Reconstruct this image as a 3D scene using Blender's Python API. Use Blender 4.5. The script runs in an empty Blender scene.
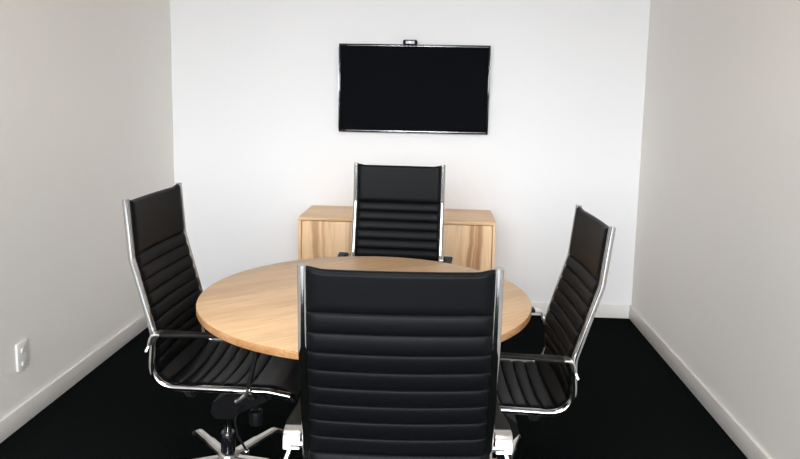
import bpy, bmesh, math, random
from mathutils import Vector, Matrix

S = bpy.context.scene
C = S.collection
random.seed(4)

# ------------------------------------------------------------------ camera
PIT, YAW, ROL, CAM_H = 0.12933, 0.05545, 0.01831, 1.46
FPX, PY = 685.88, 184.165
cd = bpy.data.cameras.new('camera')
cam = bpy.data.objects.new('camera', cd)
C.objects.link(cam)
fw = Vector((-math.sin(YAW) * math.cos(PIT), math.cos(YAW) * math.cos(PIT), -math.sin(PIT)))
rr = Vector((math.cos(YAW), math.sin(YAW), 0))
uu = rr.cross(fw)
r2 = rr * math.cos(ROL) + uu * math.sin(ROL)
u2 = uu * math.cos(ROL) - rr * math.sin(ROL)
m = Matrix((r2, u2, -fw)).transposed().to_4x4()
m.translation = (0, 0, CAM_H)
cam.matrix_world = m
cd.sensor_fit = 'HORIZONTAL'
cd.sensor_width = 36
cd.lens = FPX / 800 * 36
cd.shift_y = (PY - 229.5) / 800
cd.clip_start = 0.02
S.camera = cam

# ------------------------------------------------------------------ sky, daylight through the windows behind the camera, exposure
XL, XR, YB, YF, ZC = -1.7915, 1.3159, 4.5412, -1.0, 2.52
HXL, HXR, HY, HZ = -5.2, 4.7, -8.0, 5.0                          # unseen hall, invented to shape the daylight reaching the room
world = bpy.data.worlds.new('daylight')
S.world = world
world.use_nodes = True
bg = world.node_tree.nodes['Background']
bg.inputs['Color'].default_value = (0.93, 0.96, 1.0, 1)
bg.inputs['Strength'].default_value = 16.5
WIN = (-4.8, 4.3, 1.2, 4.6)                                    # hall window: x0, x1, z0, z1


def portal(name, x0, x1, z0, z1):
    l = bpy.data.lights.new(name, 'AREA')
    l.shape = 'RECTANGLE'
    l.size, l.size_y = x1 - x0, z1 - z0
    l.cycles.is_portal = True
    o = bpy.data.objects.new(name, l)
    C.objects.link(o)
    o.location = ((x0 + x1) / 2, HY - 0.13, (z0 + z1) / 2)
    o.rotation_euler = (math.radians(90), 0, 0)


portal('hall_window_daylight', *WIN)
S.view_settings.view_transform = 'Standard'
S.view_settings.look = 'None'
S.view_settings.gamma = 1
S.view_settings.use_curve_mapping = False
S.view_settings.exposure = 0.27
try:
    S.cycles.use_denoising = True
    S.cycles.max_bounces = 14
    S.cycles.diffuse_bounces = 8
except Exception:
    pass


# ------------------------------------------------------------------ materials
def lin(r, g, b):
    f = lambda c: (c / 255 / 12.92) if c / 255 <= 0.04045 else ((c / 255 + 0.055) / 1.055) ** 2.4
    return (f(r), f(g), f(b), 1)


def new_mat(name):
    mt = bpy.data.materials.new(name)
    mt.use_nodes = True
    return mt, mt.node_tree, mt.node_tree.nodes['Principled BSDF']


def simple(name, col, rough=0.5, metal=0.0, spec=0.5, bump=0.0, bscale=300.0, var=0.0):
    mt, nt, b = new_mat(name)
    b.inputs['Base Color'].default_value = col
    b.inputs['Roughness'].default_value = rough
    b.inputs['Metallic'].default_value = metal
    b.inputs['Specular IOR Level'].default_value = spec
    tc = nt.nodes.new('ShaderNodeTexCoord')
    nz = nt.nodes.new('ShaderNodeTexNoise')
    nz.inputs['Scale'].default_value = bscale
    nz.inputs['Detail'].default_value = 3
    nt.links.new(tc.outputs['Object'], nz.inputs['Vector'])
    if bump:
        bp = nt.nodes.new('ShaderNodeBump')
        bp.inputs['Strength'].default_value = bump
        bp.inputs['Distance'].default_value = 0.002
        nt.links.new(nz.outputs['Fac'], bp.inputs['Height'])
        nt.links.new(bp.outputs['Normal'], b.inputs['Normal'])
    if var:
        mx = nt.nodes.new('ShaderNodeMix')
        mx.data_type = 'RGBA'
        mx.inputs[6].default_value = tuple(c * (1 - var) for c in col[:3]) + (1,)
        mx.inputs[7].default_value = tuple(min(1, c * (1 + var)) for c in col[:3]) + (1,)
        nt.links.new(nz.outputs['Fac'], mx.inputs[0])
        nt.links.new(mx.outputs[2], b.inputs['Base Color'])
    return mt


def wood(name, grain_axis, light, mid, dark, board=0.0, board_axis=1, streak=0.35, seed=0.0, rough=0.42, bands=(), pore=0.86):
    """Solid oak: long grain along grain_axis, optional glued boards across board_axis."""
    mt, nt, b = new_mat(name)
    N, L = nt.nodes, nt.links
    tc = N.new('ShaderNodeTexCoord')
    mp = N.new('ShaderNodeMapping')
    mp.inputs['Location'].default_value = (seed, seed * 1.7, seed * 0.6)
    L.new(tc.outputs['Object'], mp.inputs['Vector'])
    src = mp.outputs['Vector']
    rnd = None
    if board:
        sp = N.new('ShaderNodeSeparateXYZ')
        L.new(mp.outputs['Vector'], sp.inputs[0])
        dv = N.new('ShaderNodeMath'); dv.operation = 'DIVIDE'; dv.inputs[1].default_value = board
        L.new(sp.outputs[board_axis], dv.inputs[0])
        fl = N.new('ShaderNodeMath'); fl.operation = 'FLOOR'
        L.new(dv.outputs[0], fl.inputs[0])
        wn = N.new('ShaderNodeTexWhiteNoise'); wn.noise_dimensions = '1D'
        L.new(fl.outputs[0], wn.inputs['W'])
        rnd = wn.outputs['Value']
        sc = N.new('ShaderNodeVectorMath'); sc.operation = 'SCALE'; sc.inputs['Scale'].default_value = 9.0
        L.new(wn.outputs['Color'], sc.inputs[0])
        ad = N.new('ShaderNodeVectorMath'); ad.operation = 'ADD'
        L.new(mp.outputs['Vector'], ad.inputs[0]); L.new(sc.outputs[0], ad.inputs[1])
        src = ad.outputs[0]

    def stretched(s_long, s_across, detail, dist=0.0):
        mm = N.new('ShaderNodeMapping')
        v = [s_across] * 3
        v[grain_axis] = s_long
        mm.inputs['Scale'].default_value = v
        L.new(src, mm.inputs['Vector'])
        nz = N.new('ShaderNodeTexNoise')
        nz.inputs['Scale'].default_value = 1.0
        nz.inputs['Detail'].default_value = detail
        nz.inputs['Distortion'].default_value = dist
        L.new(mm.outputs[0], nz.inputs['Vector'])
        return nz.outputs['Fac']
    broad = stretched(0.9, 9.0, 3, 0.6)
    rings = stretched(1.6, 16.0, 2, 0.3)
    fine = stretched(9.0, 260.0, 2)
    pores = stretched(5.0, 95.0, 3, 0.4)
    # growth-ring lines out of the smooth field
    mu = N.new('ShaderNodeMath'); mu.operation = 'MULTIPLY'; mu.inputs[1].default_value = 62.0
    L.new(rings, mu.inputs[0])
    sn = N.new('ShaderNodeMath'); sn.operation = 'SINE'
    L.new(mu.outputs[0], sn.inputs[0])
    r1 = N.new('ShaderNodeValToRGB')
    r1.color_ramp.elements[0].position = 0.33; r1.color_ramp.elements[0].color = dark
    r1.color_ramp.elements[1].position = 0.56; r1.color_ramp.elements[1].color = light
    e = r1.color_ramp.elements.new(0.45); e.color = mid
    L.new(broad, r1.inputs['Fac'])
    mr = N.new('ShaderNodeMapRange')
    mr.inputs['From Min'].default_value = -1; mr.inputs['From Max'].default_value = 1
    mr.inputs['To Min'].default_value = 0.0; mr.inputs['To Max'].default_value = streak
    L.new(sn.outputs[0], mr.inputs['Value'])
    mx = N.new('ShaderNodeMix'); mx.data_type = 'RGBA'
    mx.inputs[7].default_value = mid
    L.new(mr.outputs[0], mx.inputs[0]); L.new(r1.outputs[0], mx.inputs[6])
    col = mx.outputs[2]
    if bands:                                    # darker heartwood running the length of the board
        sx = N.new('ShaderNodeSeparateXYZ')
        L.new(tc.outputs['Object'], sx.inputs[0])
        wob = N.new('ShaderNodeTexNoise'); wob.inputs['Scale'].default_value = 4.0; wob.inputs['Detail'].default_value = 2
        L.new(tc.outputs['Object'], wob.inputs['Vector'])
        for cx_, wd, stg in bands:
            a1 = N.new('ShaderNodeMath'); a1.operation = 'MULTIPLY_ADD'
            a1.inputs[1].default_value = 0.07; a1.inputs[2].default_value = -0.035 - cx_
            L.new(wob.outputs['Fac'], a1.inputs[0])
            a2 = N.new('ShaderNodeMath'); a2.operation = 'ADD'
            L.new(a1.outputs[0], a2.inputs[0]); L.new(sx.outputs[0], a2.inputs[1])
            a3 = N.new('ShaderNodeMath'); a3.operation = 'ABSOLUTE'
            L.new(a2.outputs[0], a3.inputs[0])
            a4 = N.new('ShaderNodeMapRange'); a4.interpolation_type = 'SMOOTHSTEP'
            a4.inputs['From Min'].default_value = wd; a4.inputs['From Max'].default_value = wd * 0.3
            a4.inputs['To Max'].default_value = stg
            L.new(a3.outputs[0], a4.inputs['Value'])
            m4 = N.new('ShaderNodeMix'); m4.data_type = 'RGBA'
            m4.inputs[7].default_value = lin(160, 104, 62)
            L.new(a4.outputs[0], m4.inputs[0]); L.new(col, m4.inputs[6])
            col = m4.outputs[2]
    f2 = N.new('ShaderNodeMapRange')
    f2.inputs['From Min'].default_value = 0.3; f2.inputs['From Max'].default_value = 0.7
    f2.inputs['To Min'].default_value = 0.9; f2.inputs['To Max'].default_value = 1.06
    L.new(fine, f2.inputs['Value'])
    f3 = N.new('ShaderNodeMapRange')
    f3.inputs['From Min'].default_value = 0.36; f3.inputs['From Max'].default_value = 0.5
    f3.inputs['To Min'].default_value = pore; f3.inputs['To Max'].default_value = 1.0
    L.new(pores, f3.inputs['Value'])
    fm = N.new('ShaderNodeMath'); fm.operation = 'MULTIPLY'
    L.new(f2.outputs[0], fm.inputs[0]); L.new(f3.outputs[0], fm.inputs[1])
    f2 = fm
    hs = N.new('ShaderNodeHueSaturation')
    L.new(col, hs.inputs['Color'])
    if rnd is not None:
        bm_ = N.new('ShaderNodeMapRange')
        bm_.inputs['To Min'].default_value = 0.94; bm_.inputs['To Max'].default_value = 1.05
        L.new(rnd, bm_.inputs['Value'])
        m2 = N.new('ShaderNodeMath'); m2.operation = 'MULTIPLY'
        L.new(f2.outputs[0], m2.inputs[0]); L.new(bm_.outputs[0], m2.inputs[1])
        L.new(m2.outputs[0], hs.inputs['Value'])
    else:
        L.new(f2.outputs[0], hs.inputs['Value'])
    L.new(hs.outputs[0], b.inputs['Base Color'])
    b.inputs['Roughness'].default_value = rough
    b.inputs['Specular IOR Level'].default_value = 0.35
    bp = N.new('ShaderNodeBump'); bp.inputs['Strength'].default_value = 0.08; bp.inputs['Distance'].default_value = 0.001
    L.new(fine, bp.inputs['Height']); L.new(bp.outputs[0], b.inputs['Normal'])
    return mt


def carpet_mat():
    mt, nt, b = new_mat('black_carpet')
    N, L = nt.nodes, nt.links
    tc = N.new('ShaderNodeTexCoord')
    n1 = N.new('ShaderNodeTexNoise'); n1.inputs['Scale'].default_value = 170; n1.inputs['Detail'].default_value = 4
    n2 = N.new('ShaderNodeTexNoise'); n2.inputs['Scale'].default_value = 3
    L.new(tc.outputs['Object'], n1.inputs['Vector']); L.new(tc.outputs['Object'], n2.inputs['Vector'])
    rp = N.new('ShaderNodeValToRGB')
    rp.color_ramp.elements[0].position = 0.35; rp.color_ramp.elements[0].color = (0.0025, 0.0032, 0.0032, 1)
    rp.color_ramp.elements[1].position = 0.72; rp.color_ramp.elements[1].color = (0.012, 0.014, 0.014, 1)
    L.new(n1.outputs['Fac'], rp.inputs['Fac'])
    L.new(rp.outputs[0], b.inputs['Base Color'])
    b.inputs['Roughness'].default_value = 1.0
    b.inputs['Specular IOR Level'].default_value = 0.0
    bp = N.new('ShaderNodeBump'); bp.inputs['Strength'].default_value = 0.8; bp.inputs['Distance'].default_value = 0.004
    L.new(n1.outputs['Fac'], bp.inputs['Height']); L.new(bp.outputs[0], b.inputs['Normal'])
    return mt


M = {
    'wall_back': simple('white_wall_paint', (0.84, 0.84, 0.845, 1), 0.75, bump=0.05, bscale=220),
    'wall_side': simple('warm_lit_wall_paint', (0.84, 0.82, 0.785, 1), 0.75, bump=0.05, bscale=220),  # wall paint with the side walls' warmer light tinted into its colour
    'unseen_hall_wall': simple('grey_hall_paint', (0.22, 0.215, 0.21, 1), 0.8, spec=0.2),
    'unseen_hall_floor': simple('pale_hall_floor', (0.38, 0.395, 0.42, 1), 0.5, spec=0.3, var=0.05, bscale=4),  # unseen floor, kept pale to bounce light and brighten the chair rails
    'ceiling': simple('ceiling_paint', (0.8, 0.79, 0.77, 1), 0.85),
    'skirting': simple('gloss_skirting_paint', (0.82, 0.80, 0.77, 1), 0.35, var=0.02, bscale=8),
    'carpet': carpet_mat(),
    'leather': simple('black_leather', (0.0034, 0.0038, 0.0046, 1), 0.42, spec=0.085, bump=0.12, bscale=420),
    'sleeve': simple('black_arm_sleeve', (0.008, 0.008, 0.007, 1), 0.5, spec=0.15, bump=0.1, bscale=500),
    'chrome': simple('chrome', (0.58, 0.575, 0.57, 1), 0.10, 1.0),
    'satin': simple('satin_aluminium', (0.80, 0.79, 0.77, 1), 0.30, 1.0),
    'alu': simple('polished_aluminium', (0.62, 0.60, 0.57, 1), 0.28, 1.0),
    'plastic': simple('black_plastic', (0.005, 0.005, 0.006, 1), 0.45, spec=0.1, bump=0.05, bscale=400),
    'gloss_black': simple('gloss_black_bezel', (0.006, 0.006, 0.008, 1), 0.08, spec=0.6),
    'screen': simple('dark_screen', (0.0055, 0.0062, 0.0075, 1), 0.4, spec=0.0),
    'silver': simple('silver_trim', (0.55, 0.56, 0.58, 1), 0.25, 1.0),
    'white_plastic': simple('white_plastic', (0.80, 0.79, 0.77, 1), 0.35),
    'grey_plastic': simple('grey_slot', (0.30, 0.30, 0.30, 1), 0.5),
    'lens': simple('lens_glass', (0.01, 0.01, 0.014, 1), 0.05, spec=0.8),
    'pale_print': simple('pale_print', (0.62, 0.63, 0.65, 1), 0.4),
    'black_metal': simple('black_powder_coat', (0.012, 0.012, 0.012, 1), 0.5, spec=0.4),
}
OAK = (lin(238, 202, 160), lin(232, 192, 147), lin(212, 167, 120))
M['oak_table'] = wood('oak_table_top', 0, lin(222, 187, 147), lin(216, 179, 138), lin(213, 175, 133), board=0.135, board_axis=1, streak=0.6, seed=1.3)
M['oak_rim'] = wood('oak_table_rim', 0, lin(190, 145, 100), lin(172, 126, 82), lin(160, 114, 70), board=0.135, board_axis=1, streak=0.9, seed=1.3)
M['oak_top'] = wood('oak_cabinet_top', 0, OAK[0], OAK[1], OAK[2], board=0.12, board_axis=1, streak=0.4, seed=4.1)
M['oak_side'] = wood('oak_cabinet_side', 2, OAK[0], OAK[1], OAK[2], streak=0.4, seed=6.3)
M['oak_door_a'] = wood('oak_cabinet_door', 2, OAK[0], OAK[1], lin(186, 138, 92), board=0.105, board_axis=0, streak=0.15, pore=0.95, seed=2.2, bands=((-0.485, 0.035, 0.6), (-0.435, 0.012, 0.35)))
M['oak_door_b'] = wood('oak_cabinet_door_streaked', 2, OAK[0], OAK[1], lin(180, 132, 86), board=0.12, board_axis=0, streak=0.15, pore=0.95, seed=8.7, bands=((0.452, 0.018, 0.6), (0.50, 0.022, 0.7), (0.478, 0.008, 0.5)))


# ------------------------------------------------------------------ mesh helpers
def obj(name, bm, mat, parent=None, angle=35):
    bmesh.ops.recalc_face_normals(bm, faces=bm.faces)
    me = bpy.data.meshes.new(name)
    bm.to_mesh(me)
    bm.free()
    for p in me.polygons:
        p.use_smooth = True
    me.set_sharp_from_angle(angle=math.radians(angle))
    for mm in (mat if isinstance(mat, (list, tuple)) else [mat]):
        me.materials.append(mm)
    o = bpy.data.objects.new(name, me)
    C.objects.link(o)
    if parent:
        o.parent = parent
    return o


def thing(name, label, cat, loc=(0, 0, 0), rotz=0.0, group=None):
    o = bpy.data.objects.new(name, None)
    o.empty_display_size = 0.1
    C.objects.link(o)
    o.location = loc
    o.rotation_euler = (0, 0, rotz)
    o['label'] = label
    o['category'] = cat
    if group:
        o['group'] = group
    return o


def struct(name, bm, mat):
    o = obj(name, bm, mat)
    o['kind'] = 'structure'
    return o


def add_box(bm, x0, x1, y0, y1, z0, z1, bevel=0.0, seg=2):
    t = bmesh.new()
    bmesh.ops.create_cube(t, size=1)
    for v in t.verts:
        v.co = Vector(((x0 + x1) / 2 + v.co.x * (x1 - x0), (y0 + y1) / 2 + v.co.y * (y1 - y0), (z0 + z1) / 2 + v.co.z * (z1 - z0)))
    if bevel:
        bmesh.ops.bevel(t, geom=t.edges[:], offset=bevel, segments=seg, affect='EDGES', profile=0.5)
    merge(bm, t)
    return bm


def merge(bm, t, mat=None):
    me = bpy.data.meshes.new('tmp')
    t.to_mesh(me)
    t.free()
    if mat is not None:
        me.transform(mat)
    bm.from_mesh(me)
    bpy.data.meshes.remove(me)


def box(*a, **k):
    return add_box(bmesh.new(), *a, **k)


def fillet(pts, radii, n=10):
    """2-D or 3-D polyline with rounded corners."""
    P = [Vector(p) for p in pts]
    out = [P[0]]
    for i in range(1, len(P) - 1):
        a, b, c = P[i - 1], P[i], P[i + 1]
        d1, d2 = (a - b), (c - b)
        l1, l2 = d1.length, d2.length
        d1, d2 = d1 / l1, d2 / l2
        ang = math.acos(max(-1, min(1, d1.dot(d2))))
        r = radii[i]
        if r <= 0 or ang > math.pi - 1e-3:
            out.append(b)
            continue
        t = min(r / math.tan(ang / 2), 0.49 * l1, 0.49 * l2) if ang < math.pi else 0
        p1, p2 = b + d1 * t, b + d2 * t
        for k in range(n + 1):
            q = k / n
            out.append(p1 * (1 - q) ** 2 + b * 2 * q * (1 - q) + p2 * q ** 2)
    out.append(P[-1])
    return out


def sweep(bm, path, section, up=Vector((0, 1, 0)), scales=None, cap=True):
    """Sweep a closed 2-D section (side, normal) along a path; 'up' is the section's side direction."""
    path = [Vector(p) for p in path]
    rings = []
    n = len(path)
    for i, p in enumerate(path):
        t = (path[min(i + 1, n - 1)] - path[max(i - 1, 0)]).normalized()
        s = (up - t * up.dot(t)).normalized()
        nn = t.cross(s)
        k = scales[i] if scales else (1, 1)
        rings.append([bm.verts.new(p + s * (a * k[0]) + nn * (b * k[1])) for a, b in section])
    m = len(section)
    for i in range(n - 1):
        for j in range(m):
            bm.faces.new((rings[i][j], rings[i][(j + 1) % m], rings[i + 1][(j + 1) % m], rings[i + 1][j]))
    if cap:
        bm.faces.new(rings[0])
        bm.faces.new(rings[-1][::-1])
    return bm


def circle(r, n=16):
    return [(r * math.cos(2 * math.pi * i / n), r * math.sin(2 * math.pi * i / n)) for i in range(n)]


def rrect(w, h, r, n=4):
    out = []
    for cx, cy, a0 in ((w / 2 - r, h / 2 - r, 0), (-w / 2 + r, h / 2 - r, 90), (-w / 2 + r, -h / 2 + r, 180), (w / 2 - r, -h / 2 + r, 270)):
        for k in range(n + 1):
            a = math.radians(a0 + 90 * k / n)
            out.append((cx + r * math.cos(a), cy + r * math.sin(a)))
    return out


def lathe(bm, prof, n=32, centre=(0, 0, 0), axis='Z'):
    """prof = [(radius, height)], closed at both ends."""
    cx, cy, cz = centre
    rings = []
    for r, h in prof:
        ring = []
        for k in range(n):
            a = 2 * math.pi * k / n
            p = (r * math.cos(a), r * math.sin(a), h)
            if axis == 'Y':
                p = (p[0], h, p[1])
            elif axis == 'X':
                p = (h, p[0], p[1])
            ring.append(bm.verts.new((cx + p[0], cy + p[1], cz + p[2])))
        rings.append(ring)
    for i in range(len(rings) - 1):
        for k in range(n):
            bm.faces.new((rings[i][k], rings[i][(k + 1) % n], rings[i + 1][(k + 1) % n], rings[i + 1][k]))
    bm.faces.new(rings[0])
    bm.faces.new(rings[-1])
    return bm


def dup(root, loc, rotz, label, group=None):
    """Copy of a thing with copies of its parts and sub-parts."""
    r = root.copy()
    C.objects.link(r)
    r.location = loc
    r.rotation_euler = (0, 0, rotz)
    r['label'] = label
    if group:
        r['group'] = group
    for ch in list(root.children):
        c = ch.copy()
        C.objects.link(c)
        c.parent = r
        for g in list(ch.children):
            d = g.copy()
            C.objects.link(d)
            d.parent = c
    return r


# ------------------------------------------------------------------ room shell
T = 0.12
struct('floor', box(XL - T, XR + T, YF, YB + T, -0.1, 0), M['carpet'])
struct('unseen_hall_floor', box(HXL - T, HXR + T, HY - T, YF, -0.1, 0), M['unseen_hall_floor'])
struct('ceiling', box(XL - T, XR + T, YF, YB + T, ZC, ZC + 0.1), M['ceiling'])
struct('wall_back', box(XL - T, XR + T, YB, YB + T, 0, ZC), M['wall_back'])
struct('wall_left', box(XL - T, XL, YF, YB, 0, ZC), M['wall_side'])
struct('wall_right', box(XR, XR + T, YF, YB, 0, ZC), M['wall_side'])
# unseen hall behind the camera, laid out to shape the window light
bm = bmesh.new()
add_box(bm, HXL, XL - T, YF, YF + T, 0, HZ)
add_box(bm, XR + T, HXR, YF, YF + T, 0, HZ)
add_box(bm, XL - T, XR + T, YF, YF + T, ZC + 0.1, HZ)
struct('unseen_hall_wall_inner', bm, M['unseen_hall_wall'])
struct('unseen_hall_wall_left', box(HXL - T, HXL, HY, YF + T, 0, HZ), M['unseen_hall_wall'])
struct('unseen_hall_wall_right', box(HXR, HXR + T, HY, YF + T, 0, HZ), M['unseen_hall_wall'])
struct('unseen_hall_ceiling', box(HXL - T, HXR + T, HY - T, YF + T, HZ, HZ + 0.1), M['ceiling'])
x0, x1, z0, z1 = WIN
bm = bmesh.new()
for a0, a1, b0, b1 in ((HXL, x0, 0, HZ), (x1, HXR, 0, HZ), (x0, x1, 0, z0), (x0, x1, z1, HZ)):
    add_box(bm, a0, a1, HY - T, HY, b0, b1)
struct('wall_front', bm, M['unseen_hall_wall'])
bm = bmesh.new()
f = 0.05
for k in range(7):
    x = x0 + (x1 - x0 - f) * k / 6
    add_box(bm, x, x + f, HY - 0.09, HY - 0.03, z0, z1)
for z in (z0, 2.6, z1 - f):
    add_box(bm, x0, x1, HY - 0.09, HY - 0.03, z, z + f)
struct('window_1', bm, M['silver'])
BH, BT = 0.0912, 0.013


def skirting(name, x0, x1, y0, y1):
    struct(name, box(x0, x1, y0, y1, 0, BH, bevel=0.003), M['skirting'])


skirting('baseboard_left', XL, XL + BT, YF, YB)
skirting('baseboard_right', XR - BT, XR, YF, YB)
skirting('baseboard_back', XL + BT, XR - BT, YB - BT, YB)

# ------------------------------------------------------------------ unseen ceiling lamp, added to brighten side walls and table
LX, LY, LW, LD = -0.24, 1.1, 1.2, 0.6
cl = thing('added_ceiling_light', 'flat white rectangular light panel added out of view on the ceiling', 'added light', (LX, LY, ZC - 0.022))
bm = bmesh.new()
fr = 0.025
for a in ((-LW / 2, LW / 2, -LD / 2, -LD / 2 + fr), (-LW / 2, LW / 2, LD / 2 - fr, LD / 2), (-LW / 2, -LW / 2 + fr, -LD / 2 + fr, LD / 2 - fr), (LW / 2 - fr, LW / 2, -LD / 2 + fr, LD / 2 - fr)):
    add_box(bm, *a, 0, 0.022)
obj('frame', bm, M['white_plastic'], cl)
dm, dn, db = new_mat('lit_diffuser')
db.inputs['Base Color'].default_value = (0.8, 0.8, 0.8, 1)
db.inputs['Emission Color'].default_value = (1.0, 0.95, 0.88, 1)
db.inputs['Emission Strength'].default_value = 11.0
obj('diffuser', box(-LW / 2 + fr, LW / 2 - fr, -LD / 2 + fr, LD / 2 - fr, 0.004, 0.021), dm, cl)

# ------------------------------------------------------------------ sideboard
KX0, KX1, KY, KZ = -0.8439, 0.3545, 4.075, 0.7119
KYB = YB - BT - 0.002
kc = ((KX0 + KX1) / 2, (KY + KYB) / 2)
side = thing('sideboard', 'low oak sideboard with two doors against the back wall under the television', 'cabinet', (kc[0], kc[1], 0))
hw, hd = (KX1 - KX0) / 2, (KYB - KY) / 2
TP = 0.019
obj('top_panel', box(-hw, hw, -hd, hd, KZ - TP, KZ, bevel=0.0015), M['oak_top'], side)
for sx in (-1, 1):
    obj('side_panel', box(min(sx * hw, sx * (hw - 0.017)), max(sx * hw, sx * (hw - 0.017)), -hd, hd, 0.06, KZ - TP, bevel=0.001), M['oak_side'], side)
obj('bottom_panel', box(-hw + 0.017, hw - 0.017, -hd, hd, 0.06, 0.079), M['oak_top'], side)
obj('back_panel', box(-hw + 0.017, hw - 0.017, hd - 0.008, hd, 0.079, KZ - TP), M['oak_side'], side)
obj('plinth', box(-hw + 0.03, hw - 0.03, -hd + 0.04, hd - 0.02, 0, 0.06), M['black_metal'], side)
g = 0.004
obj('door', box(-hw + 0.017 + g, -g / 2, -hd + 0.003, -hd + 0.022, 0.079 + g, KZ - TP - g, bevel=0.001), M['oak_door_a'], side)
obj('door', box(g / 2, hw - 0.017 - g, -hd + 0.003, -hd + 0.022, 0.079 + g, KZ - TP - g, bevel=0.001), M['oak_door_b'], side)

# ------------------------------------------------------------------ television and webcam
TX0, TX1, TZ0, TZ1 = -0.6619, 0.3166, 1.2135, 1.7841
TY = YB - 0.049
tw, th = TX1 - TX0, TZ1 - TZ0
tv = thing('television', 'flat black television with thin glossy bezel mounted on the back wall', 'television', ((TX0 + TX1) / 2, TY, TZ0))
bm = bmesh.new()
bz = 0.011
for a in ((-tw / 2, tw / 2, th - bz, th), (-tw / 2, tw / 2, 0, 0.014), (-tw / 2, -tw / 2 + bz, 0.014, th - bz), (tw / 2 - bz, tw / 2, 0.014, th - bz)):
    add_box(bm, a[0], a[1], 0, 0.032, a[2], a[3], bevel=0.003)
obj('bezel', bm, M['gloss_black'], tv)
obj('screen', box(-tw / 2 + bz - 0.001, tw / 2 - bz + 0.001, 0.0045, 0.028, 0.013, th - bz + 0.001), M['screen'], tv)
bm = bmesh.new()
add_box(bm, -tw / 2 + 0.05, tw / 2 - 0.015, -0.002, 0.004, 0.009, 0.0135, bevel=0.001)
add_box(bm, -tw / 2 + 0.055, tw / 2 - 0.012, -0.0015, 0.004, th - 0.0125, th - 0.0095, bevel=0.0008)
add_box(bm, -tw / 2 - 0.0022, -tw / 2 + 0.0025, 0.001, 0.012, 0.02, th - 0.02, bevel=0.001)
add_box(bm, tw / 2 - 0.0035, tw / 2 + 0.0015, 0.001, 0.012, 0.24, th - 0.01, bevel=0.001)
obj('silver_edge_trim', bm, M['silver'], tv)['label'] = 'shiny silver edge strips'
bm = bmesh.new()
for k, w in enumerate((0.006, 0.004, 0.005, 0.004, 0.006)):
    add_box(bm, -0.100 + k * 0.012, -0.100 + k * 0.012 + w, -0.0032, -0.001, 0.003, 0.0085)
obj('maker_mark', bm, M['pale_print'], tv)
bm = bmesh.new()
add_box(bm, -0.2, 0.2, 0.030, 0.044, 0.12, 0.42, bevel=0.004)
add_box(bm, -0.16, -0.13, 0.040, 0.049, 0.1, 0.44)
add_box(bm, 0.13, 0.16, 0.040, 0.049, 0.1, 0.44)
obj('wall_bracket', bm, M['black_metal'], tv)

wx = -0.199
wc = thing('webcam', 'small black webcam perched on top edge of the television', 'webcam', (wx, TY, TZ1 + 0.001))
obj('body', box(-0.046, 0.046, -0.040, -0.004, -0.010, 0.026, bevel=0.010, seg=3), M['plastic'], wc)
bm = bmesh.new()
lathe(bm, [(0.009, -0.0445), (0.010, -0.042), (0.010, -0.036)], 20, (0, 0, 0.009), 'Y')
obj('lens', bm, M['lens'], wc)
bm = bmesh.new()
add_box(bm, -0.028, 0.028, -0.0412, -0.038, 0.000, 0.018, bevel=0.001)
obj('face_print', bm, M['pale_print'], wc)['label'] = 'pale marks on the front'
bm = bmesh.new()
add_box(bm, -0.022, 0.022, -0.008, 0.040, 0.0, 0.006, bevel=0.001)
add_box(bm, -0.022, 0.022, 0.034, 0.040, -0.03, 0.004, bevel=0.001)
obj('clip', bm, M['plastic'], wc)

# ------------------------------------------------------------------ wall socket
so = thing('wall_socket', 'white upright double power socket on left wall above the skirting', 'socket', (XL, 2.764, 0.246))
PW, PH = 0.076, 0.122
obj('plate', box(0, 0.011, -PW / 2, PW / 2, 0, PH, bevel=0.003), M['white_plastic'], so)
for k, z in enumerate((0.086, 0.026)):
    obj('switch', box(0.0105, 0.0155, -0.014, 0.000, z - 0.008, z + 0.008, bevel=0.0015), M['white_plastic'], so)
    bm = bmesh.new()
    for yy, zz in ((0.014, 0.008), (0.014, -0.008), (0.024, 0.0)):
        add_box(bm, 0.0106, 0.0114, yy - 0.0014, yy + 0.0014, z + zz - 0.004, z + zz + 0.004)
    obj('outlet_slots', bm, M['grey_plastic'], so)

# ------------------------------------------------------------------ round table
TCX, TCY, TR, TZ, TT = -0.2538, 2.4430, 0.6007, 0.73, 0.0255
tb = thing('round_table', 'round light oak meeting table ringed by four black chairs', 'table', (TCX, TCY, 0))
bm = bmesh.new()
lathe(bm, [(TR - 0.004, TZ - TT), (TR - 0.001, TZ - TT + 0.001), (TR, TZ - TT + 0.004), (TR, TZ - 0.003), (TR - 0.001, TZ - 0.0008), (TR - 0.003, TZ)], 160)
tt = obj('table_top', bm, [M['oak_table'], M['oak_rim']], tb)
tt.rotation_euler = (0, 0, math.radians(38))              # the boards run askew to the room
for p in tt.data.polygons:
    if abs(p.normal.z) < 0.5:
        p.material_index = 1                                # sawn end grain on the rim, darkened further for its shade
bm = bmesh.new()
lathe(bm, [(0.16, TZ - TT - 0.008), (0.16, TZ - TT), ], 40)
obj('mounting_plate', bm, M['black_metal'], tb)
bm = bmesh.new()
lathe(bm, [(0.036, 0.03), (0.036, TZ - TT - 0.008)], 32)
obj('pedestal', bm, M['black_metal'], tb)
for a in (245, 335, 65, 155):
    bm = bmesh.new()
    d = Vector((math.cos(math.radians(a)), math.sin(math.radians(a)), 0))
    sweep(bm, [d * 0.02 + Vector((0, 0, 0.028)), d * 0.15 + Vector((0, 0, 0.025)), d * 0.27 + Vector((0, 0, 0.014))], rrect(0.05, 0.026, 0.005),
          up=Vector((-d.y, d.x, 0)), scales=[(1, 1), (0.9, 0.9), (0.75, 0.8)])
    obj('foot', bm, M['black_metal'], tb)

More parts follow.
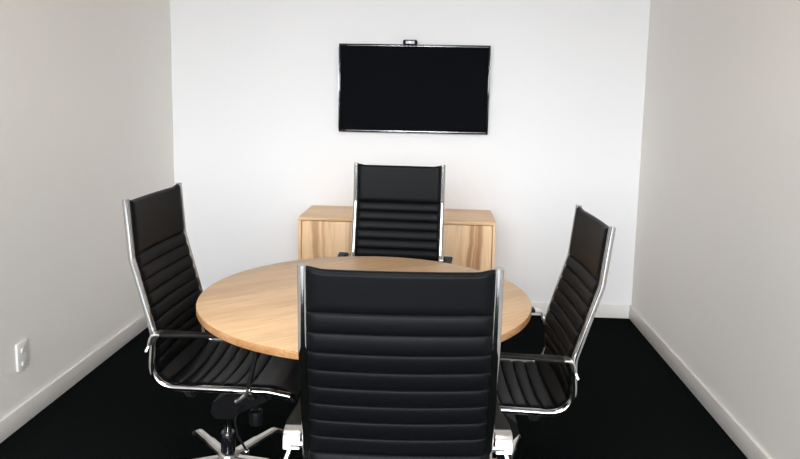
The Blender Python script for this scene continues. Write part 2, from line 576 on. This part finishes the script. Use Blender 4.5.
# ------------------------------------------------------------------ office chairs
HUB = 0.236                      # column position along the chair, measured from the rear of the frame
W = 0.221                        # half distance between the side rails
RAIL_R = 0.0118
RAIL = [(-0.0215, 1.087), (-0.008, 0.888), (0.060, 0.625), (0.043, 0.437), (0.455, 0.437), (0.530, 0.424)]
RAIL_F = [0, 0.09, 0.10, 0.105, 0.14, 0]
SLING = [(-0.0213, 1.084), (-0.008, 0.888), (0.060, 0.625), (0.043, 0.437), (0.470, 0.437), (0.545, 0.402)]
SLING_F = [0, 0.09, 0.10, 0.105, 0.10, 0]
PIV = (0.30, 0.42)               # point the seat tilts about


def to3(p, y=0.0):
    return Vector((p[0] - HUB, y, p[1]))


def resample(path, step):
    L = [0.0]
    for a, b in zip(path, path[1:]):
        L.append(L[-1] + (b - a).length)
    n = int(L[-1] / step)
    out, i = [], 0
    for k in range(n + 1):
        s = L[-1] * k / n
        while i < len(L) - 2 and L[i + 1] < s:
            i += 1
        q = (s - L[i]) / max(1e-9, L[i + 1] - L[i])
        out.append(path[i].lerp(path[i + 1], q))
    return out, L[-1]


SP, SLEN = resample(fillet(SLING, SLING_F, 14), 0.0025)
FRONT_SEAMS = [0.1925 + 0.0475 * k for k in range(18)]
FRONT_SEAMS = [s for s in FRONT_SEAMS if s < SLEN - 0.15]
BACK_SEAMS = [0.107 + 0.0475 * k for k in range(20) if 0.107 + 0.0475 * k < SLEN - 0.03]


def sling_at(s):
    q = max(0.0, min(SLEN, s)) / SLEN * (len(SP) - 1)
    i = min(int(q), len(SP) - 2)
    p = SP[i].lerp(SP[i + 1], q - i)
    j0, j1 = max(0, i - 3), min(len(SP) - 1, i + 4)
    t = (SP[j1] - SP[j0]).normalized()
    return p, Vector((-t.y, t.x))


def smooth(x):
    x = max(0.0, min(1.0, x))
    return x * x * (3 - 2 * x)


def puff(s, seams, depth):
    """Padding height between stitched seams: round ribs, flat long panels."""
    e = [0.0] + seams + [SLEN]
    for a, b in zip(e, e[1:]):
        if a <= s <= b:
            d = min(s - a, b - s)
            if a == 0.0:
                d = b - s
            if b == SLEN:
                d = s - a
            r = 0.022
            q = min(1.0, d / r)
            return depth * math.sqrt(max(0.0, 1 - (1 - q) ** 2))
    return 0.0


def sling_mesh(s0, s1, open0, open1):
    bm = bmesh.new()
    # denser rows next to the seams
    cuts = {round(s0, 5), round(s1, 5)}
    s = s0
    while s < s1:
        cuts.add(round(s, 5))
        s += 0.006
    for q in FRONT_SEAMS + BACK_SEAMS:
        for d in (-0.006, -0.003, -0.0012, 0, 0.0012, 0.003, 0.006):
            if s0 < q + d < s1:
                cuts.add(round(q + d, 5))
    rounding = 0.012
    for k in range(8):
        d = rounding * (1 - math.cos(k / 8 * math.pi / 2))
        if open0: cuts.add(round(s0 + d, 5))
        if open1: cuts.add(round(s1 - d, 5))
    rows = sorted(cuts)
    ny = 28
    ts = [math.sin((j / ny - 0.5) * math.pi) * 0.35 + (j / ny * 2 - 1) * 0.65 for j in range(ny + 1)]
    half = W - 0.006
    F, B = [], []
    for s in rows:
        fr, br = [], []
        for t in ts:
            edge = 1 - abs(t)
            dip = 0.007 * smooth(edge / 0.2) * max(0.0, 1 - s / 0.12)
            ss = s + dip * (1 if open0 else 0)
            p, n = sling_at(ss)
            ed = smooth((edge - 0.015) / 0.05)
            seat = smooth((s - 0.50) / 0.2)
            sag = (0.010 + 0.010 * seat) * (1 - t * t)
            thin = 1.0
            if open0 and s - s0 < rounding:
                thin = math.sqrt(max(0.0, 1 - (1 - (s - s0) / rounding) ** 2))
            if open1 and s1 - s < rounding:
                thin = math.sqrt(max(0.0, 1 - (1 - (s1 - s) / rounding) ** 2))
            f = (0.0045 + ed * (0.0035 + puff(ss, FRONT_SEAMS, 0.0085))) * thin - sag
            b = -(0.0045 + ed * (0.0015 + puff(ss, BACK_SEAMS, 0.0065))) * thin - sag
            y = t * half
            pf, pb = p + n * f, p + n * b
            fr.append(bm.verts.new(to3(pf, y)))
            br.append(bm.verts.new(to3(pb, y)))
        F.append(fr)
        B.append(br)
    for i in range(len(rows) - 1):
        for j in range(ny):
            bm.faces.new((F[i][j], F[i][j + 1], F[i + 1][j + 1], F[i + 1][j]))
            bm.faces.new((B[i][j], B[i + 1][j], B[i + 1][j + 1], B[i][j + 1]))
        bm.faces.new((F[i][0], F[i + 1][0], B[i + 1][0], B[i][0]))
        bm.faces.new((F[i][ny], B[i][ny], B[i + 1][ny], F[i + 1][ny]))
    for j in range(ny):
        bm.faces.new((F[0][j], B[0][j], B[0][j + 1], F[0][j + 1]))
        bm.faces.new((F[-1][j], F[-1][j + 1], B[-1][j + 1], B[-1][j]))
    bmesh.ops.remove_doubles(bm, verts=bm.verts, dist=1e-6)
    return bm


UPPER = []                       # parts that tilt with the seat


def make_chair(label, group):
    t = thing('office_chair', label, 'chair', group=group)
    up = lambda o: (UPPER.append(o.name.split('.')[0]), o)[1]
    split = 0.625
    up(obj('backrest', sling_mesh(0.0, split, True, False), M['leather'], t, 60))
    up(obj('seat', sling_mesh(split, SLEN, False, True), M['leather'], t, 60))
    path = fillet(RAIL, RAIL_F, 12)
    for sy in (-1, 1):
        bm = bmesh.new()
        sweep(bm, [to3(p, sy * W) for p in path], circle(RAIL_R, 20))
        # slightly domed end plugs
        p, q = to3(path[0], sy * W), to3(path[1], sy * W)
        up(obj('side_rail', bm, M['chrome'], t, 50))
    # armrests: a flat bar that hooks over the rail at the back and the seat rail in front
    for sy in (-1, 1):
        ya = sy * (W + 0.040)
        top = 0.643
        sl = fillet([(0.106, top), (0.440, top), (0.394, 0.462)], [0, 0.055, 0], 12)
        sl, _ = resample(sl, 0.012)
        bm = bmesh.new()
        n = len(sl)
        sweep(bm, [to3(p, ya - sy * 0.012 * smooth((i / (n - 1) - 0.5) * 2)) for i, p in enumerate(sl)], rrect(0.045, 0.013, 0.005),
              scales=[(1 - 0.48 * smooth((i * 0.012 - 0.02) / 0.11), 1) for i in range(n)])
        arm = up(obj('armrest', bm, M['sleeve'], t, 50))
        hk = fillet([(0.125, top), (0.076, top), (0.066, 0.604)], [0, 0.034, 0], 10)
        bm = bmesh.new()
        sweep(bm, [to3(p, ya) for p in hk], rrect(0.044, 0.009, 0.003), scales=[(1, 1)] * (len(hk) - 1) + [(0.96, 1)])
        sweep(bm, [to3(p, ya + sy * q) for p, q in (((0.0665, 0.610), 0.002), ((0.054, 0.582), 0.012))], rrect(0.010, 0.009, 0.003))
        lathe(bm, [(0.0075, -0.022), (0.0075, 0.022)], 14, to3((0.068, 0.616), sy * (W + 0.019)), 'Y')
        hook = obj('rear_bracket', bm, M['satin'], arm, 45)
        hook['label'] = 'satin metal bracket'
        bm = bmesh.new()
        ft = fillet([(0.399, 0.478), (0.388, 0.440), (0.360, 0.413), (0.348, 0.407)], [0, 0.03, 0.03, 0], 8)
        sweep(bm, [to3(p, ya - sy * (0.012 + 0.010 * (i / (len(ft) - 1)))) for i, p in enumerate(ft)], rrect(0.022, 0.012, 0.004))
        lathe(bm, [(0.006, -0.016), (0.006, 0.016)], 14, to3((0.380, 0.431), sy * (W + 0.014)), 'Y')
        foot = obj('front_bracket', bm, M['satin'], arm, 45)
        foot['label'] = 'satin metal bracket'
    # bars that carry the rails on the mechanism
    for ux in (0.165, 0.385):
        bm = bmesh.new()
        pts = fillet([(0, -W, 0.434), (0, -W + 0.045, 0.386), (0, W - 0.045, 0.386), (0, W, 0.434)], [0, 0.04, 0.04, 0], 8)
        sweep(bm, [p + Vector((ux - HUB, 0, 0)) for p in pts], rrect(0.026, 0.012, 0.004), up=Vector((1, 0, 0)))
        up(obj('seat_crossbar', bm, M['black_metal'], t))
    # tilt mechanism
    bm = bmesh.new()
    add_box(bm, 0.155 - HUB, 0.420 - HUB, -0.062, 0.062, 0.350, 0.381, bevel=0.008)
    prof = [(0.192, 0.300), (0.182, 0.262), (0.200, 0.238), (0.268, 0.238), (0.300, 0.268), (0.410, 0.322), (0.415, 0.352), (0.265, 0.352)]
    lo = [bm.verts.new(to3(p, -0.038)) for p in prof]
    hi = [bm.verts.new(to3(p, 0.038)) for p in prof]
    bm.faces.new(lo)
    bm.faces.new(hi[::-1])
    for i in range(len(prof)):
        j = (i + 1) % len(prof)
        bm.faces.new((lo[i], lo[j], hi[j], hi[i]))
    lathe(bm, [(0.014, -0.056), (0.014, 0.056)], 18, to3((0.385, 0.332)), 'Y')
    mech = obj('tilt_mechanism', bm, M['plastic'], t)
    up(mech)
    bm = bmesh.new()
    lathe(bm, [(0.010, 0.300), (0.010, 0.262), (0.024, 0.258), (0.027, 0.250), (0.027, 0.212), (0.022, 0.205)], 24, (0.345 - HUB, 0.0, 0))
    obj('tension_knob', bm, M['plastic'], mech)
    bm = bmesh.new()
    pts = fillet([(0.305 - HUB, -0.04, 0.292), (0.285 - HUB, -0.072, 0.26), (0.297 - HUB, -0.078, 0.20), (0.328 - HUB, -0.08, 0.146)], [0, 0.04, 0.05, 0], 8)
    sweep(bm, pts, circle(0.0045, 10), up=Vector((0, 1, 0.02)))
    obj('adjuster_lever', bm, M['plastic'], mech)
    bm = bmesh.new()
    bmesh.ops.create_uvsphere(bm, u_segments=16, v_segments=10, radius=0.011)
    bmesh.ops.translate(bm, verts=bm.verts, vec=(0.331 - HUB, -0.08, 0.138))
    kb = obj('lever_knob', bm, M['chrome'], mech)
    kb['label'] = 'chrome ball end'
    # gas lift and star base
    bm = bmesh.new()
    lathe(bm, [(0.027, 0.060), (0.027, 0.178), (0.024, 0.184)], 28)
    gl = obj('gas_lift', bm, M['gloss_black'], t)
    bm = bmesh.new()
    lathe(bm, [(0.0145, 0.184), (0.0145, 0.25)], 24)
    obj('piston', bm, M['chrome'], gl)
    return t


BASE = {}


def make_base(t, base_ang):
    """Five-star foot with its castors; base_ang is the world bearing of the first arm."""
    bm = bmesh.new()
    lathe(bm, [(0.030, 0.062), (0.038, 0.066), (0.038, 0.096), (0.034, 0.104), (0.027, 0.106)], 30)
    for k in range(5):
        a = math.radians(72 * k)
        d = Vector((math.cos(a), math.sin(a), 0))
        pts = fillet([d * 0.025 + Vector((0, 0, 0.078)), d * 0.16 + Vector((0, 0, 0.080)), d * 0.262 + Vector((0, 0, 0.078)), d * 0.300 + Vector((0, 0, 0.056))],
                     [0, 0.3, 0.05, 0], 8)
        n = len(pts)
        sweep(bm, pts, rrect(0.039, 0.025, 0.010), up=Vector((-d.y, d.x, 0)), scales=[(1 - 0.42 * i / (n - 1), 1 - 0.3 * i / (n - 1)) for i in range(n)])
    b = obj('star_base', bm, M['alu'], t, 50)
    b.rotation_euler = (0, 0, base_ang)
    for k in range(5):
        a = math.radians(72 * k)
        bm = bmesh.new()
        R = 0.280
        for s in (-1, 1):
            lathe(bm, [(0.020, s * 0.009), (0.027, s * 0.010), (0.028, s * 0.014), (0.026, s * 0.024), (0.018, s * 0.027)], 24, (0, 0, 0.028), 'Y')
        lathe(bm, [(0.0055, 0.03), (0.0055, 0.072)], 14, (0.012, 0, 0))
        pts = [(math.cos(q) * 0.034, 0, 0.030 + math.sin(q) * 0.034) for q in [math.radians(x) for x in range(10, 171, 16)]]
        sweep(bm, [Vector(p) for p in pts], rrect(0.034, 0.007, 0.003))
        add_box(bm, -0.012, 0.018, -0.008, 0.008, 0.024, 0.060, bevel=0.003)
        c = obj('castor', bm, M['plastic'], t)
        sw = [0.5, -0.9, 1.4, 2.4, -0.3][k]
        rot = Matrix.Rotation(base_ang + a, 4, 'Z') @ Matrix.Translation((R, 0, 0)) @ Matrix.Rotation(sw, 4, 'Z') @ Matrix.Translation((-0.012, 0, 0))
        c.matrix_local = rot


def set_chair(t, x, y, h, dz, tilt, base_world):
    """Place a chair by the rear of its frame; tilt the seat part; turn the star base."""
    hx, hy = x + HUB * math.cos(h), y + HUB * math.sin(h)
    t.location = (hx, hy, 0)
    t.rotation_euler = (0, 0, h)
    piv = Vector((PIV[0] - HUB, 0, PIV[1]))
    mt = Matrix.Translation(piv + Vector((0, 0, dz))) @ Matrix.Rotation(-tilt, 4, 'Y') @ Matrix.Translation(-piv)
    for c in t.children:
        if c.name.split('.')[0] in UPPER:
            c.matrix_local = mt
    ba = base_world - h
    for c in t.children:
        n = c.name.split('.')[0]
        if n == 'star_base':
            d = ba - c.rotation_euler.z
            c.rotation_euler = (0, 0, ba)
    for c in t.children:
        if c.name.split('.')[0] == 'castor':
            c.matrix_local = Matrix.Rotation(d, 4, 'Z') @ c.matrix_local


GRP = 'high-back chairs around the round table'
near = make_chair('black ribbed high-back office chair nearest the camera, seen from behind', GRP)
make_base(near, 0.0)
R_ = math.radians
far = dup(near, (0, 0, 0), 0, 'black ribbed high-back office chair between the table and the oak sideboard, facing forward', GRP)
left = dup(near, (0, 0, 0), 0, 'black ribbed high-back office chair beside the left wall, turned right towards the table', GRP)
right = dup(near, (0, 0, 0), 0, 'black ribbed high-back office chair beside the right wall, turned left towards the table', GRP)
set_chair(near, -0.079, 1.512, 1.616, -0.016, -0.021, R_(54))
set_chair(far, -0.196, 3.444, -1.618, 0.020, -0.024, R_(90))
set_chair(left, -1.006, 2.422, -0.022, 0.014, 0.006, R_(-82))
set_chair(right, 0.510, 2.452, 3.187, -0.025, 0.045, R_(1))
